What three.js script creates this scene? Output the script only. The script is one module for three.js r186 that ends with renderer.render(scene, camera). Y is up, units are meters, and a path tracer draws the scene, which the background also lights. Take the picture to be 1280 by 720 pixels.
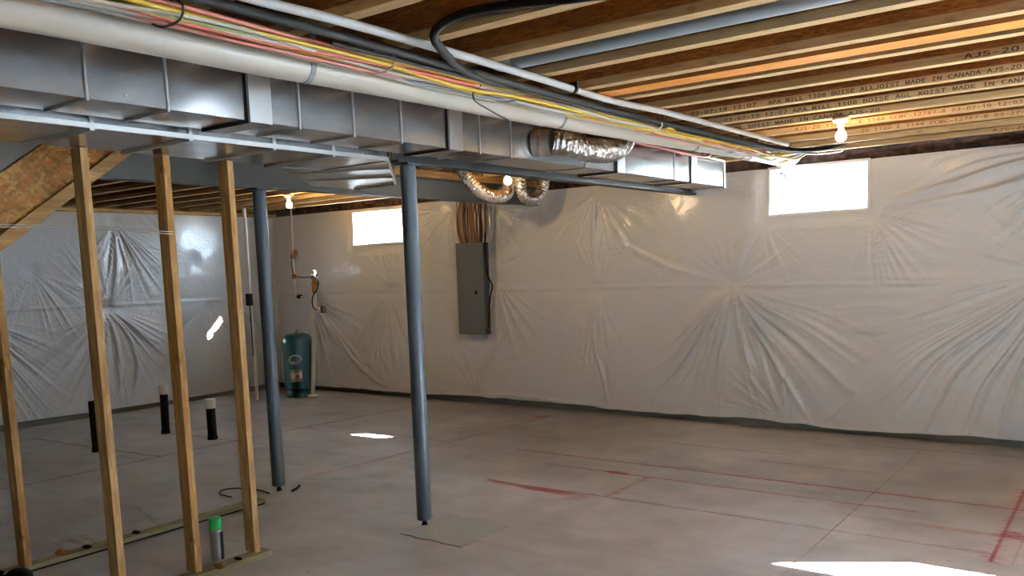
import * as THREE from 'three';
import { mergeGeometries } from 'three/addons/utils/BufferGeometryUtils.js';
import { RoundedBoxGeometry } from 'three/addons/geometries/RoundedBoxGeometry.js';

// ---------- camera, sky, sun, exposure ----------
const scene = new THREE.Scene();
const FULL = 923.1478;
const camera = new THREE.PerspectiveCamera(2 * Math.atan(461.5739 / 1070.4786) * 180 / Math.PI, 1280 / FULL, 0.05, 200);
camera.setViewOffset(1280, FULL, 0, 0, 1280, 720);
camera.position.set(0, 1.65, 0);
camera.rotation.order = 'YXZ';
camera.rotation.set(-0.1179, 0.6408, -0.0348);
scene.add(camera);
const renderer = new THREE.WebGLRenderer({ antialias: true });
renderer.toneMapping = THREE.LinearToneMapping;
renderer.toneMappingExposure = 1.5;
renderer.shadowMap.enabled = true;
const SKY = 54, SUN = 1700, BULB = 1.25;
scene.background = new THREE.Color(0.62, 0.81, 1.0);
scene.backgroundIntensity = SKY;
const sun = new THREE.DirectionalLight(new THREE.Color(0.9, 0.96, 1.0), SUN);
sun.position.set(1.65 * 8 - 4, 0.985 * 8, -8 - 5);
sun.target.position.set(-4, 0, -5);
sun.castShadow = true;
Object.assign(sun.shadow.camera, { left: -12, right: 12, top: 9, bottom: -9, near: 0.1, far: 40 });
sun.shadow.mapSize.set(4096, 4096);
scene.add(sun, sun.target);

// ---------- random numbers and noise ----------
function rng(seed) { let s = seed >>> 0; return () => { s = (s + 0x6d2b79f5) | 0; let t = Math.imul(s ^ (s >>> 15), 1 | s); t = (t + Math.imul(t ^ (t >>> 7), 61 | t)) ^ t; return ((t ^ (t >>> 14)) >>> 0) / 4294967296; }; }
const hash = (x, y) => { let h = Math.imul(x | 0, 374761393) ^ Math.imul(y | 0, 668265263); h = Math.imul(h ^ (h >>> 13), 1274126177); return ((h ^ (h >>> 16)) >>> 0) / 4294967296; };
const sm = (t) => t * t * (3 - 2 * t), clamp = THREE.MathUtils.clamp, lerp = THREE.MathUtils.lerp, sstep = THREE.MathUtils.smoothstep;
function noise(x, y) { const i = Math.floor(x), j = Math.floor(y), u = sm(x - i), v = sm(y - j); return lerp(lerp(hash(i, j), hash(i + 1, j), u), lerp(hash(i, j + 1), hash(i + 1, j + 1), u), v) * 2 - 1; }
const fbm = (x, y, o = 4) => { let s = 0, a = 0.5; for (let k = 0; k < o; k++) { s += a * noise(x, y); x = x * 2.03 + 17.1; y = y * 2.03 - 9.7; a *= 0.5; } return s; };

// ---------- textures ----------
function canvasTex(w, h, draw, srgb = true, wrap = THREE.RepeatWrapping) {
  const c = document.createElement('canvas'); c.width = w; c.height = h;
  draw(c.getContext('2d'), w, h);
  const t = new THREE.CanvasTexture(c); t.wrapS = t.wrapT = wrap; t.magFilter = THREE.LinearFilter; t.generateMipmaps = true;
  if (srgb) t.colorSpace = THREE.SRGBColorSpace;
  return t;
}
function pixelTex(w, h, f, srgb = true) {
  return canvasTex(w, h, (g) => { const im = g.createImageData(w, h); for (let y = 0; y < h; y++) for (let x = 0; x < w; x++) { const c = f(x, y), i = (y * w + x) * 4; im.data[i] = c[0]; im.data[i + 1] = c[1]; im.data[i + 2] = c[2]; im.data[i + 3] = 255; } g.putImageData(im, 0, 0); }, srgb);
}
const tile = (f, w, h) => (x, y) => { const a = x / w, b = y / h; return lerp(lerp(f(x, y), f(x - w, y), a), lerp(f(x, y - h), f(x - w, y - h), a), b); };
function repeatOf(t, x, y) { const c = t.clone(); c.repeat.set(x, y); c.needsUpdate = true; return c; }
// lumber grain along u, 1 m per tile in u and 0.25 m in v
function lumberTex(seed, base, dark) {
  const n = tile((x, y) => fbm(x * 0.012 + seed, y * 0.11 + seed * 3, 4), 512, 128);
  const k = rng(seed * 77 + 5), knots = [...Array(5)].map(() => [k() * 512, k() * 128, 2 + k() * 4]);
  return pixelTex(512, 128, (x, y) => {
    let v = 0.5 + n(x, y) * 0.7 + 0.10 * Math.sin((y + n(x, y) * 30) * 0.55);
    let m = clamp(v, 0, 1);
    for (const [kx, ky, r] of knots) { const d = Math.hypot((x - kx) / 1.8, y - ky) / r; if (d < 2) m = lerp(0.0, m, sstep(d, 0.5, 2)); }
    return [0, 1, 2].map((c) => lerp(dark[c], base[c], m));
  });
}
const lumberA = lumberTex(3, [222, 188, 132], [158, 112, 60]);
const lumberB = lumberTex(9, [214, 174, 112], [150, 102, 52]);
const flangeT = lumberTex(21, [226, 205, 165], [176, 145, 100]);
const greenT = lumberTex(31, [166, 160, 122], [112, 104, 74]);
// oriented strand board: long chips at many angles
function osbTex(seed, tones) {
  return canvasTex(1024, 1024, (g, w, h) => {
    const r = rng(seed); g.fillStyle = tones[0]; g.fillRect(0, 0, w, h);
    for (let i = 0; i < 5200; i++) {
      const x = r() * w, y = r() * h, a = (r() - 0.5) * 2.4, L = 30 + r() * 90, W = 6 + r() * 20; g.fillStyle = tones[Math.floor(r() * tones.length)]; g.globalAlpha = 0.35 + r() * 0.5;
      for (const ox of [-w, 0, w]) for (const oy of [-h, 0, h]) { if (x + ox < -130 || x + ox > w + 130 || y + oy < -130 || y + oy > h + 130) continue; g.save(); g.translate(x + ox, y + oy); g.rotate(a); g.fillRect(-L / 2, -W / 2, L, W); g.restore(); }
    }
    g.globalAlpha = 1;
  });
}
const osbLight = osbTex(5, ['#b0803f', '#cfa562', '#94652c', '#e0bd80', '#7a5224', '#bd9150', '#c4773a']);
const osbWeb = osbTex(8, ['#a87440', '#b9844c', '#976234', '#c59256', '#84542c', '#b07c42']);
const grey = (s, lo, hi, sx, sy, o = 4) => { const n = tile((x, y) => fbm(x * sx + s, y * sy + s * 2, o), 256, 256); return pixelTex(256, 256, (x, y) => { const v = clamp(lerp(lo, hi, 0.5 + n(x, y) * 0.9), 0, 255); return [v, v, v]; }, false); };
const fineBump = grey(4, 0, 255, 0.2, 0.2, 4);
const crinkle = (() => { const n = tile((x, y) => Math.abs(fbm(x * 0.035 + 3, y * 0.035 + 8, 3)) * 1.4 + Math.abs(fbm(x * 0.09 + 13, y * 0.09 + 8, 3)) * 0.6, 512, 512); return pixelTex(512, 512, (x, y) => { const v = clamp(255 - n(x, y) * 420, 0, 255); return [v, v, v]; }, false); })();
const zincWave = grey(14, 0, 255, 0.02, 0.03, 3);
const zincTone = (() => { const n = tile((x, y) => fbm(x * 0.012, y * 0.05 + 5, 4), 256, 256); return pixelTex(256, 256, (x, y) => { const v = clamp(204 + n(x, y) * 50, 0, 255); return [v, v + 1, v + 3]; }); })();

// ---------- materials ----------
const S = (o) => new THREE.MeshStandardMaterial(o), Ph = (o) => new THREE.MeshPhysicalMaterial(o);
const lin = (hex) => new THREE.Color(hex);
const M = {
  stud: S({ map: lumberA, roughness: 0.75, bumpMap: fineBump, bumpScale: 0.0006 }), studB: S({ map: lumberB, roughness: 0.75, bumpMap: fineBump, bumpScale: 0.0006 }),
  flange: S({ map: flangeT, color: lin('#d3cabc'), roughness: 0.8 }), green: S({ map: greenT, roughness: 0.85 }), orangeWood: S({ map: flangeT, color: lin('#dca052'), roughness: 0.7 }),
  osb: S({ map: osbLight, roughness: 0.8 }), web: S({ map: osbWeb, color: lin('#c4bc9c'), roughness: 0.85 }),
  zinc: S({ color: new THREE.Color(0.84, 0.86, 0.88), map: zincTone, metalness: 0.86, roughness: 0.25, bumpMap: zincWave, bumpScale: 0.0008 }),
  zincDull: S({ color: new THREE.Color(0.64, 0.65, 0.66), metalness: 0.85, roughness: 0.42 }), ventGrey: S({ color: lin('#7f878d'), roughness: 0.5 }),
  foil: S({ color: new THREE.Color(0.93, 0.93, 0.93), metalness: 0.85, roughness: 0.22 }),
  steelBlue: S({ color: lin('#47545f'), metalness: 0.0, roughness: 0.38 }), steelDark: S({ color: lin('#1b1d20'), roughness: 0.5 }), beam: S({ color: lin('#4b4f4d'), roughness: 0.5 }),
  black: Ph({ color: lin('#0a0a0a'), roughness: 0.7, specularIntensity: 0.45 }), blackMatte: Ph({ color: lin('#121110'), roughness: 0.85, specularIntensity: 0.4 }),
  pvc: Ph({ color: lin('#e4dfd5'), roughness: 0.32, clearcoat: 0.25, clearcoatRoughness: 0.3 }), pvcCold: S({ color: lin('#dfe3e4'), roughness: 0.35 }),
  vinyl: S({ color: lin('#f2f4f5'), roughness: 0.35 }), liner: S({ color: lin('#e6edf0'), roughness: 0.6 }), foam: S({ color: lin('#6fd0d6'), roughness: 0.8 }),
  glass: Ph({ color: 0xffffff, transmission: 1, roughness: 0.0, thickness: 0, ior: 1.45 }),
  concreteWall: S({ color: lin('#82837a'), roughness: 0.95, bumpMap: fineBump, bumpScale: 0.004 }), backWall: S({ color: lin('#dfe1e4'), roughness: 0.9 }),
  panelGrey: S({ color: lin('#5e5f5a'), roughness: 0.5 }), panelDark: S({ color: lin('#3c3d3a'), roughness: 0.5 }),
  tank: Ph({ color: lin('#0d4f5e'), roughness: 0.35, clearcoat: 0.5, clearcoatRoughness: 0.25 }), white: S({ color: lin('#eceae4'), roughness: 0.55 }), red: S({ color: lin('#8e2a22'), roughness: 0.5 }),
  brass: S({ color: lin('#b08a48'), metalness: 1, roughness: 0.35 }), copper: S({ color: lin('#b5733f'), metalness: 0.7, roughness: 0.45 }),
  drywall: S({ color: lin('#9b9d9c'), roughness: 0.9 }), porcelain: S({ color: lin('#f2efe8'), roughness: 0.3 }),
  bulb: S({ color: 0xffffff, emissive: new THREE.Color(1.0, 0.72, 0.36), emissiveIntensity: 14 }),
  canGreen: S({ color: lin('#12a04a'), roughness: 0.4 }), ground: S({ color: lin('#b5ad9e'), roughness: 1 }),
};
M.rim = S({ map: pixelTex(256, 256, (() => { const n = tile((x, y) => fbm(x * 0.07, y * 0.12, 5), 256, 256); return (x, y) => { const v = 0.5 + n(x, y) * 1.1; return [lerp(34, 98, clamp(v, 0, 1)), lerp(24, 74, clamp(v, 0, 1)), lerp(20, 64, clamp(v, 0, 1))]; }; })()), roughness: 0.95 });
M.poly = Ph({ color: new THREE.Color(0.77, 0.795, 0.83), roughness: 0.38, clearcoat: 0.8, clearcoatRoughness: 0.2, bumpMap: repeatOf(crinkle, 1, 1), bumpScale: 0.0022 });

// ---------- building helpers ----------
const used = new Map();
function numbered(n) { const k = used.get(n) ?? 0; used.set(n, k + 1); return k ? n + '_' + String(k).padStart(3, '0') : n; }
function shadow(o) { o.castShadow = o.receiveShadow = true; return o; }
function part(name, geo, mat, parent) { const m = shadow(new THREE.Mesh(Array.isArray(geo) ? join(geo) : geo, mat)); m.name = name; parent.add(m); return m; }
function thing(name, label, category, [x, y, z] = [0, 0, 0], group) { const o = new THREE.Group(); o.name = numbered(name); o.position.set(x, y, z); o.userData = { label, category }; if (group) o.userData.group = group; scene.add(o); return o; }
function solo(name, geo, mat, label, category, group) { const m = shadow(new THREE.Mesh(Array.isArray(geo) ? join(geo) : geo, mat)); m.name = numbered(name); m.userData = { label, category }; if (group) m.userData.group = group; scene.add(m); return m; }
function struct(name, geo, mat, parent = scene) { const m = geo ? shadow(new THREE.Mesh(Array.isArray(geo) ? join(geo) : geo, mat)) : new THREE.Group(); m.name = name; m.userData.kind = 'structure'; parent.add(m); return m; }
function join(list) { return mergeGeometries(list.map((g) => { g = g.index ? g.toNonIndexed() : g; for (const k of Object.keys(g.attributes)) if (!['position', 'normal', 'uv'].includes(k)) g.deleteAttribute(k); return g; })); }
// box by limits; uv in metres with u along the longest axis
function bx(x0, x1, y0, y1, z0, z1, along) {
  const g = new THREE.BoxGeometry(x1 - x0, y1 - y0, z1 - z0); g.translate((x0 + x1) / 2, (y0 + y1) / 2, (z0 + z1) / 2); return metreUV(g, along ?? longest([x1 - x0, y1 - y0, z1 - z0]));
}
const longest = (d) => d.indexOf(Math.max(...d));
function metreUV(g, along = 0, vs = 4) {
  const p = g.attributes.position, n = g.attributes.normal, uv = new Float32Array(p.count * 2), c = [0, 0, 0], m = [0, 0, 0];
  for (let i = 0; i < p.count; i++) {
    c[0] = p.getX(i); c[1] = p.getY(i); c[2] = p.getZ(i); m[0] = Math.abs(n.getX(i)); m[1] = Math.abs(n.getY(i)); m[2] = Math.abs(n.getZ(i));
    const k = longest(m), axes = [0, 1, 2].filter((a) => a !== k), u = axes.includes(along) ? along : axes[0], v = axes.find((a) => a !== u);
    uv[2 * i] = c[u] + 0.37 * c[k]; uv[2 * i + 1] = c[v] * vs + 0.61 * c[k];
  }
  return g.setAttribute('uv', new THREE.BufferAttribute(uv, 2));
}
function rbox(w, h, d, r, x, y, z) { const g = new RoundedBoxGeometry(w, h, d, 2, r); g.translate(x, y, z); return metreUV(g, longest([w, h, d])); }
const V = (p) => new THREE.Vector3(...p);
function tube(pts, r, seg = 40, rad = 10, tension = 0.5) { return new THREE.TubeGeometry(new THREE.CatmullRomCurve3(pts.map(V), false, 'catmullrom', tension), seg, r, rad); }
function rod(a, b, r0, r1 = r0, seg = 20, open = false) { const A = V(a), B = V(b), d = B.clone().sub(A), g = new THREE.CylinderGeometry(r1, r0, d.length(), seg, 1, open); g.applyQuaternion(new THREE.Quaternion().setFromUnitVectors(new THREE.Vector3(0, 1, 0), d.normalize())); g.translate((a[0] + b[0]) / 2, (a[1] + b[1]) / 2, (a[2] + b[2]) / 2); return g; }
function lathe(profile, x = 0, y = 0, z = 0, seg = 32) { const g = new THREE.LatheGeometry(profile.map((p) => new THREE.Vector2(...p)), seg); g.translate(x, y, z); return g; }
function ball(r, x, y, z) { const g = new THREE.SphereGeometry(r, 20, 14); g.translate(x, y, z); return g; }
// polygon of [x, z] pairs as a slab between y0 and y1
function slab(pts, y0, y1, holes = []) {
  const sh = new THREE.Shape(pts.map(([x, z]) => new THREE.Vector2(x, -z)));
  for (const h of holes) sh.holes.push(new THREE.Path(h.map(([x, z]) => new THREE.Vector2(x, -z))));
  const g = new THREE.ExtrudeGeometry(sh, { depth: y1 - y0, bevelEnabled: false }); g.rotateX(-Math.PI / 2); g.translate(0, y0, 0); return g;
}
// polygon of [a, y] pairs extruded along an axis: 'x' reads a as z, 'z' reads a as x
function prism(pts, axis, d0, d1, holes = [], vs = 4) {
  const s = axis === 'x' ? -1 : 1, toV = ([a, y]) => new THREE.Vector2(s * a, y), sh = new THREE.Shape(pts.map(toV));
  for (const h of holes) sh.holes.push(new THREE.Path(h.map(toV)));
  const g = new THREE.ExtrudeGeometry(sh, { depth: d1 - d0, bevelEnabled: false });
  if (axis === 'x') { g.rotateY(Math.PI / 2); g.translate(d0, 0, 0); } else g.translate(0, 0, d0);
  return metreUV(g, axis === 'x' ? 2 : 0, vs);
}
const rect = (a0, a1, b0, b1) => [[a0, b0], [a1, b0], [a1, b1], [a0, b1]];

// ---------- the shell ----------
const FX = -10.4, FZ = -8.2;
const floorTex = canvasTex(2048, 1400, (g, w, h) => {
  const im = g.createImageData(w, h), sx = 11.8 / w, sz = 8 / h;
  for (let j = 0; j < h; j++) for (let i = 0; i < w; i++) {
    const x = i * sx, z = j * sz, k = (j * w + i) * 4;
    let v = 182 + fbm(x * 0.9, z * 0.9, 4) * 34 + fbm(x * 5 + 7, z * 5, 3) * 16 + fbm(x * 1.2 + 40, z * 14, 2) * 8 + (hash(i, j) - 0.5) * 10;
    const t = fbm(x * 0.5 + 30, z * 0.5 + 9, 3) * 10;
    im.data[k] = v + t * 0.6; im.data[k + 1] = v * 0.98; im.data[k + 2] = v * 0.965 - t * 0.6; im.data[k + 3] = 255;
  }
  g.putImageData(im, 0, 0);
  const X = (x) => (x - FX) / sx, Z = (z) => (z - FZ) / sz, r = rng(71);
  function chalk(x0, z0, x1, z1, width, alpha, col = '140,62,50', fuzz = 1) {
    const n = Math.ceil(Math.hypot(x1 - x0, z1 - z0) / 0.012);
    for (let k = 0; k <= n; k++) {
      const t = k / n, f = 0.45 + 0.55 * Math.max(0, 0.5 + fbm(t * n * 0.012 + x0 * 3, z0 * 7, 3) * 1.4), px = X(lerp(x0, x1, t)), pz = Z(lerp(z0, z1, t));
      g.fillStyle = `rgba(${col},${alpha * f})`; const W = width / sx * (0.6 + 0.6 * r()); g.beginPath(); g.ellipse(px, pz, W / 2 + 0.4, W / 2 + 0.4, 0, 0, 7); g.fill();
      if (fuzz && r() < 0.5) { g.fillStyle = `rgba(${col},${alpha * 0.2 * f})`; g.beginPath(); g.ellipse(px + (r() - 0.5) * 8, pz + (r() - 0.5) * 10, 4 + r() * 9 * fuzz, 1.5 + r() * 3 * fuzz, 0, 0, 7); g.fill(); }
    }
  }
  function smudge(x, z, rx, rz, alpha, col = '150,48,42', n = 60, dx = 1) { for (let k = 0; k < n; k++) { g.strokeStyle = `rgba(${col},${alpha * (0.3 + 0.7 * r())})`; g.lineWidth = 1 + r() * 2.5; const a = X(x + (r() + r() - 1) * rx), b = Z(z + (r() + r() - 1) * rz), L = (6 + r() * 26) * dx; g.beginPath(); g.moveTo(a, b); g.lineTo(a + L, b + (r() - 0.5) * 9); g.stroke(); } }
  chalk(-4.6, -6.18, -0.66, -6.19, 0.018, 0.55); chalk(-2.6, -6.19, -0.5, -6.19, 0.022, 0.4); chalk(-4.0, -5.83, -1.15, -5.83, 0.016, 0.5);
  chalk(-4.12, -5.16, -3.4, -5.13, 0.03, 0.6); chalk(-4.12, -5.12, -3.5, -5.1, 0.02, 0.4); chalk(-3.4, -5.17, -0.62, -5.19, 0.011, 0.5, '96,50,48', 0.6); chalk(-3.06, -5.84, -3.06, -5.19, 0.012, 0.55);
  chalk(-0.63, -6.75, -0.62, -5.06, 0.022, 0.7, '150,36,48'); chalk(-0.52, -6.3, -0.52, -5.05, 0.008, 0.4, '120,40,46', 0.4);
  chalk(-4.13, -7.06, -2.4, -7.07, 0.014, 0.35); chalk(-5.27, -7.95, -5.37, -6.15, 0.012, 0.5); chalk(-5.37, -6.15, -5.5, -4.48, 0.012, 0.42, '120,52,44'); chalk(-5.4, -6.16, -8.9, -6.2, 0.012, 0.28);
  chalk(-1.9, -7.74, -0.6, -7.81, 0.012, 0.35); chalk(-2.5, -6.75, -1.6, -6.76, 0.014, 0.3, '110,60,50');
  chalk(-7.45, -2.6, -7.4, -5.3, 0.022, 0.5, '110,44,40'); chalk(-7.4, -5.3, -7.2, -7.6, 0.02, 0.4, '110,44,40'); chalk(-9.6, -4.2, -7.4, -4.35, 0.018, 0.4, '100,44,40'); chalk(-8.6, -5.1, -7.0, -5.2, 0.016, 0.35, '100,44,40'); chalk(-9.5, -6.0, -6, -6.05, 0.014, 0.28, '100,44,40');
  smudge(-3.66, -5.12, 0.22, 0.06, 0.26, '158,60,50', 110, 2); smudge(-3.3, -5.06, 0.1, 0.1, 0.12, '158,60,50', 40); smudge(-3.42, -5.84, 0.06, 0.03, 0.3); smudge(-0.62, -5.6, 0.09, 0.12, 0.25, '150,36,48', 90, 0.6); smudge(-0.62, -6.4, 0.12, 0.3, 0.10, '150,36,48', 80, 0.8);
  smudge(-1.0, -5.55, 0.5, 0.05, 0.08, '150,60,60', 60, 2); smudge(-2.6, -5.5, 0.5, 0.25, 0.035, '150,60,56', 90, 2); smudge(-5.4, -7.7, 0.08, 0.15, 0.2); smudge(-5.55, -2.6, 0.12, 0.12, 0.14, '110,40,34', 50);
  chalk(-5.52, -4.44, -5.14, -4.62, 0.02, 0.35, '70,150,110'); chalk(-5.28, -5.38, -4.8, -5.5, 0.02, 0.3, '70,150,110'); chalk(-5.9, -3.25, -5.4, -3.1, 0.025, 0.3, '70,130,90'); chalk(-5.75, -2.85, -5.25, -3.45, 0.02, 0.25, '70,130,90');
  for (let k = 0; k < 260; k++) { g.fillStyle = `rgba(60,52,46,${0.1 + r() * 0.3})`; g.beginPath(); g.ellipse(r() * w, r() * h, 0.8 + r() * 2.2, 0.6 + r() * 1.2, r() * 3, 0, 7); g.fill(); }
  for (let k = 0; k < 70; k++) { g.fillStyle = `rgba(80,70,60,${0.02 + r() * 0.05})`; g.beginPath(); g.ellipse(r() * w, r() * h, 10 + r() * 60, 5 + r() * 30, r() * 3, 0, 7); g.fill(); }
}, true, THREE.MirroredRepeatWrapping);
floorTex.flipY = false;
M.concrete = S({ map: floorTex, roughness: 0.62, bumpMap: null });
M.concretePatch = S({ color: lin('#b4b7b2'), map: null, roughness: 0.9, bumpMap: fineBump, bumpScale: 0.004 });
function floorUV(g) { const p = g.attributes.position, uv = g.attributes.uv; for (let i = 0; i < p.count; i++) uv.setXY(i, (p.getX(i) - FX) / 11.8, (p.getZ(i) - FZ) / 8); return g; }
const patchEdge = (inset) => { const out = [], x0 = -3.752 + inset, x1 = -3.237 - inset, z0 = -4.262 + inset, z1 = -3.775 - inset, N = 14; const j = (k) => (hash(k, 5) - 0.5) * 0.022; for (let k = 0; k < N; k++) out.push([lerp(x0, x1, k / N), z0 + j(k)]); for (let k = 0; k < N; k++) out.push([x1 + j(k + 20), lerp(z0, z1, k / N)]); for (let k = 0; k < N; k++) out.push([lerp(x1, x0, k / N), z1 + j(k + 40)]); for (let k = 0; k < N; k++) out.push([x0 + j(k + 60), lerp(z1, z0, k / N)]); return out; };
const floor = struct('floor', null);
const J = 0.0018, JX = -1.486, JZ = -3.14;
part('slab', floorUV(slab(rect(FX, JX - J, FZ, JZ - J), -0.1, 0, [patchEdge(0)])), M.concrete, floor);
part('slab', floorUV(slab(rect(JX + J, 5, FZ, JZ - J), -0.1, 0)), M.concrete, floor);
part('slab', floorUV(slab(rect(FX, JX - J, JZ + J, 3), -0.1, 0)), M.concrete, floor);
part('slab', floorUV(slab(rect(JX + J, 5, JZ + J, 3), -0.1, 0)), M.concrete, floor);
const pg = slab(patchEdge(0.011), -0.1, 0.003); pg.deleteAttribute('uv'); part('concrete_patch', metreUV(pg, 0, 1), M.concretePatch, floor);
part('sub_base', bx(FX - 0.4, 5.4, -0.3, -0.03, FZ - 0.4, 3.4), M.blackMatte, floor);

const W1 = [-8.68, -7.775, 2.03, 2.46], W2 = [-2.945, -2.06, 2.068, 2.49], W3 = [1.28, 4.8, 1.34, 2.05], W4 = [2.2, 3.4, 1.35, 2.05];
const TH = 0.28, zIn = FZ, zOut = FZ - TH;
struct('wall_back', prism(rect(FX - 0.3, 0.3, -0.1, 2.5), 'z', zOut, zIn, [rect(...W1), rect(...W2)]), M.concreteWall);
struct('wall_left', bx(FX - 0.3, FX, -0.1, 2.5, FZ - TH, 3.3), M.concreteWall);
struct('wall_jog', bx(0.3, 0.6, -0.1, 2.5, FZ - TH, -6.22), M.backWall);
struct('wall_right_front', prism(rect(0.3, 5.3, -0.1, 2.5), 'z', -6.22 - TH, -6.22, [rect(...W3)]), M.backWall);
struct('wall_right', bx(5, 5.3, -0.1, 2.5, -6.4, 3.3), M.backWall);
struct('wall_rear', prism(rect(FX - 0.3, 5.3, -0.1, 2.88), 'z', 1.2, 1.2 + TH, [rect(...W4)]), M.concreteWall);
// framing that closes the top of the walls up to the deck
struct('trim_1', [bx(FX - 0.3, 0.3, 2.5, 2.88, zOut, FZ - 0.1, 0), bx(0.3, 5.3, 2.5, 2.88, -6.22 - TH, -6.3, 0), bx(0.3, 0.55, 2.5, 2.88, zOut, -6.22, 2), bx(5.05, 5.3, 2.5, 2.88, -6.4, 3.3, 2), bx(FX - 0.3, 5.3, 2.5, 2.88, 3.05, 3.3, 0)], M.studB);
struct('trim_2', bx(FX - 0.3, FX - 0.02, 2.54, 2.88, zOut, 3.3, 2), M.web);
struct('trim_3', bx(FX - 0.1, FX + 0.1, 2.5, 2.54, zIn + 0.02, 3, 2), M.stud);
struct('ceiling', [bx(FX - 0.3, 0.55, 2.85, 3.05, zOut, 3.3), bx(0.55, 5.3, 2.85, 3.05, -6.22 - TH, 3.3)], M.web);
struct('ground_outside', [bx(-30, 30, 1.7, 1.95, -40, zOut - 0.25), bx(0.8, 30, 1.2, 1.3, zOut - 0.25, -6.22 - TH - 0.02)], M.ground);

// windows: frame, sash and pane at the outer face, lined opening
function windowUnit(name, [x0, x1, y0, y1], zw, depth) {
  const w = struct(name, null), zf = zw - depth, f = 0.034;
  part('window_frame', [bx(x0, x1, y0, y0 + f, zf, zf + 0.06), bx(x0, x1, y1 - f, y1, zf, zf + 0.06), bx(x0, x0 + f, y0, y1, zf, zf + 0.06), bx(x1 - f, x1, y0, y1, zf, zf + 0.06)], M.vinyl, w);
  const a = f - 0.004, s = 0.022;
  part('window_sash', [bx(x0 + a, x1 - a, y0 + a, y0 + a + s, zf + 0.012, zf + 0.042), bx(x0 + a, x1 - a, y1 - a - s, y1 - a, zf + 0.012, zf + 0.042), bx(x0 + a, x0 + a + s, y0 + a, y1 - a, zf + 0.012, zf + 0.042), bx(x1 - a - s, x1 - a, y0 + a, y1 - a, zf + 0.012, zf + 0.042)], M.vinyl, w);
  part('pane', bx(x0 + a + s, x1 - a - s, y0 + a + s, y1 - a - s, zf + 0.024, zf + 0.028), M.glass, w);
  const L = 0.006; part('window_liner', [bx(x0, x1, y0, y0 + L, zf + 0.06, zw + 0.03), bx(x0, x1, y1 - L, y1, zf + 0.06, zw + 0.03), bx(x0, x0 + L, y0 + L, y1 - L, zf + 0.06, zw + 0.03), bx(x1 - L, x1, y0 + L, y1 - L, zf + 0.06, zw + 0.03)], M.liner, w);
  const c = 0.02; part('window_trim', [bx(x0 - c, x1 + c, y1, y1 + c, zw + 0.02, zw + 0.04), bx(x0 - c, x0, y0 - c, y1, zw + 0.02, zw + 0.04), bx(x1, x1 + c, y0 - c, y1, zw + 0.02, zw + 0.04), bx(x0, x1, y0 - c, y0, zw + 0.02, zw + 0.04)], M.vinyl, w);
  return w;
}
windowUnit('window_1', W1, FZ, TH); windowUnit('window_2', W2, FZ, TH); windowUnit('window_3', W3, -6.22, TH);
const w4 = windowUnit('window_4', [-W4[1], -W4[0], W4[2], W4[3]], -1.2, TH); w4.rotation.y = Math.PI;

// ---------- plastic sheets over the wall insulation ----------
function n1(x, s) { return noise(x, s * 13.7 + 0.5); }
function starField(stars) {
  return (u, v) => {
    let h = 0;
    for (const s of stars) {
      const dx = u - s.u, dy = v - s.v, r = Math.hypot(dx, dy); if (r > s.len * 1.5) continue;
      let th = Math.atan2(dy, dx), d = Math.abs(((th - s.dir + Math.PI * 3) % (Math.PI * 2)) - Math.PI), w = 1 - sstep(d, s.spread * 0.55, s.spread);
      if (w <= 0) { h -= 0.02 * Math.exp(-(r * r) / 0.008) * (s.dip ?? 1); continue; }
      th += 0.05 * noise(r * 1.6 + s.u, th * 1.5 + s.v) + (s.curl ?? 0) * r * (th - s.dir);
      const q = th * s.k, ridge = Math.pow(1 - Math.abs(n1(q, s.u + s.v)), 3.6) * 1.0 + Math.pow(1 - Math.abs(n1(q * 2.1 + 4, s.v - s.u)), 3) * 0.4;
      const width = Math.min(r / s.k * 3, 0.16), amp = width * s.amp * Math.exp(-Math.pow(r / s.len, 2)) * sstep(r, 0.0, 0.1);
      h += amp * ridge * w - 0.02 * Math.exp(-(r * r) / 0.008) * (s.dip ?? 1);
    }
    return h;
  };
}
function creases(list) { // each: points of a bent line, height and half width
  const segs = list.map((c) => { const cv = new THREE.CatmullRomCurve3(c.p.map(([a, b]) => new THREE.Vector3(a, b, 0))), P = cv.getPoints(24); const xs = P.map((p) => p.x), ys = P.map((p) => p.y); return { P, h: c.h * 0.85, w: c.w * 0.65, b: [Math.min(...xs) - 0.2, Math.max(...xs) + 0.2, Math.min(...ys) - 0.2, Math.max(...ys) + 0.2] }; });
  return (u, v) => {
    let h = 0;
    for (const s of segs) {
      if (u < s.b[0] || u > s.b[1] || v < s.b[2] || v > s.b[3]) continue;
      let best = 1e9, bt = 0, sg = 1;
      for (let i = 0; i < s.P.length - 1; i++) { const a = s.P[i], b = s.P[i + 1], ex = b.x - a.x, ey = b.y - a.y, t = clamp(((u - a.x) * ex + (v - a.y) * ey) / (ex * ex + ey * ey), 0, 1), px = u - a.x - t * ex, py = v - a.y - t * ey, d = px * px + py * py; if (d < best) { best = d; bt = (i + t) / (s.P.length - 1); sg = ex * py - ey * px > 0 ? 1 : -1; } }
      const d = Math.sqrt(best), env = Math.pow(Math.sin(Math.PI * clamp(bt, 0.02, 0.98)), 0.6), w = s.w * (sg > 0 ? 1 : 2.2);
      h += s.h * env * Math.exp(-(d * d) / (w * w));
    }
    return h;
  };
}
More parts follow.
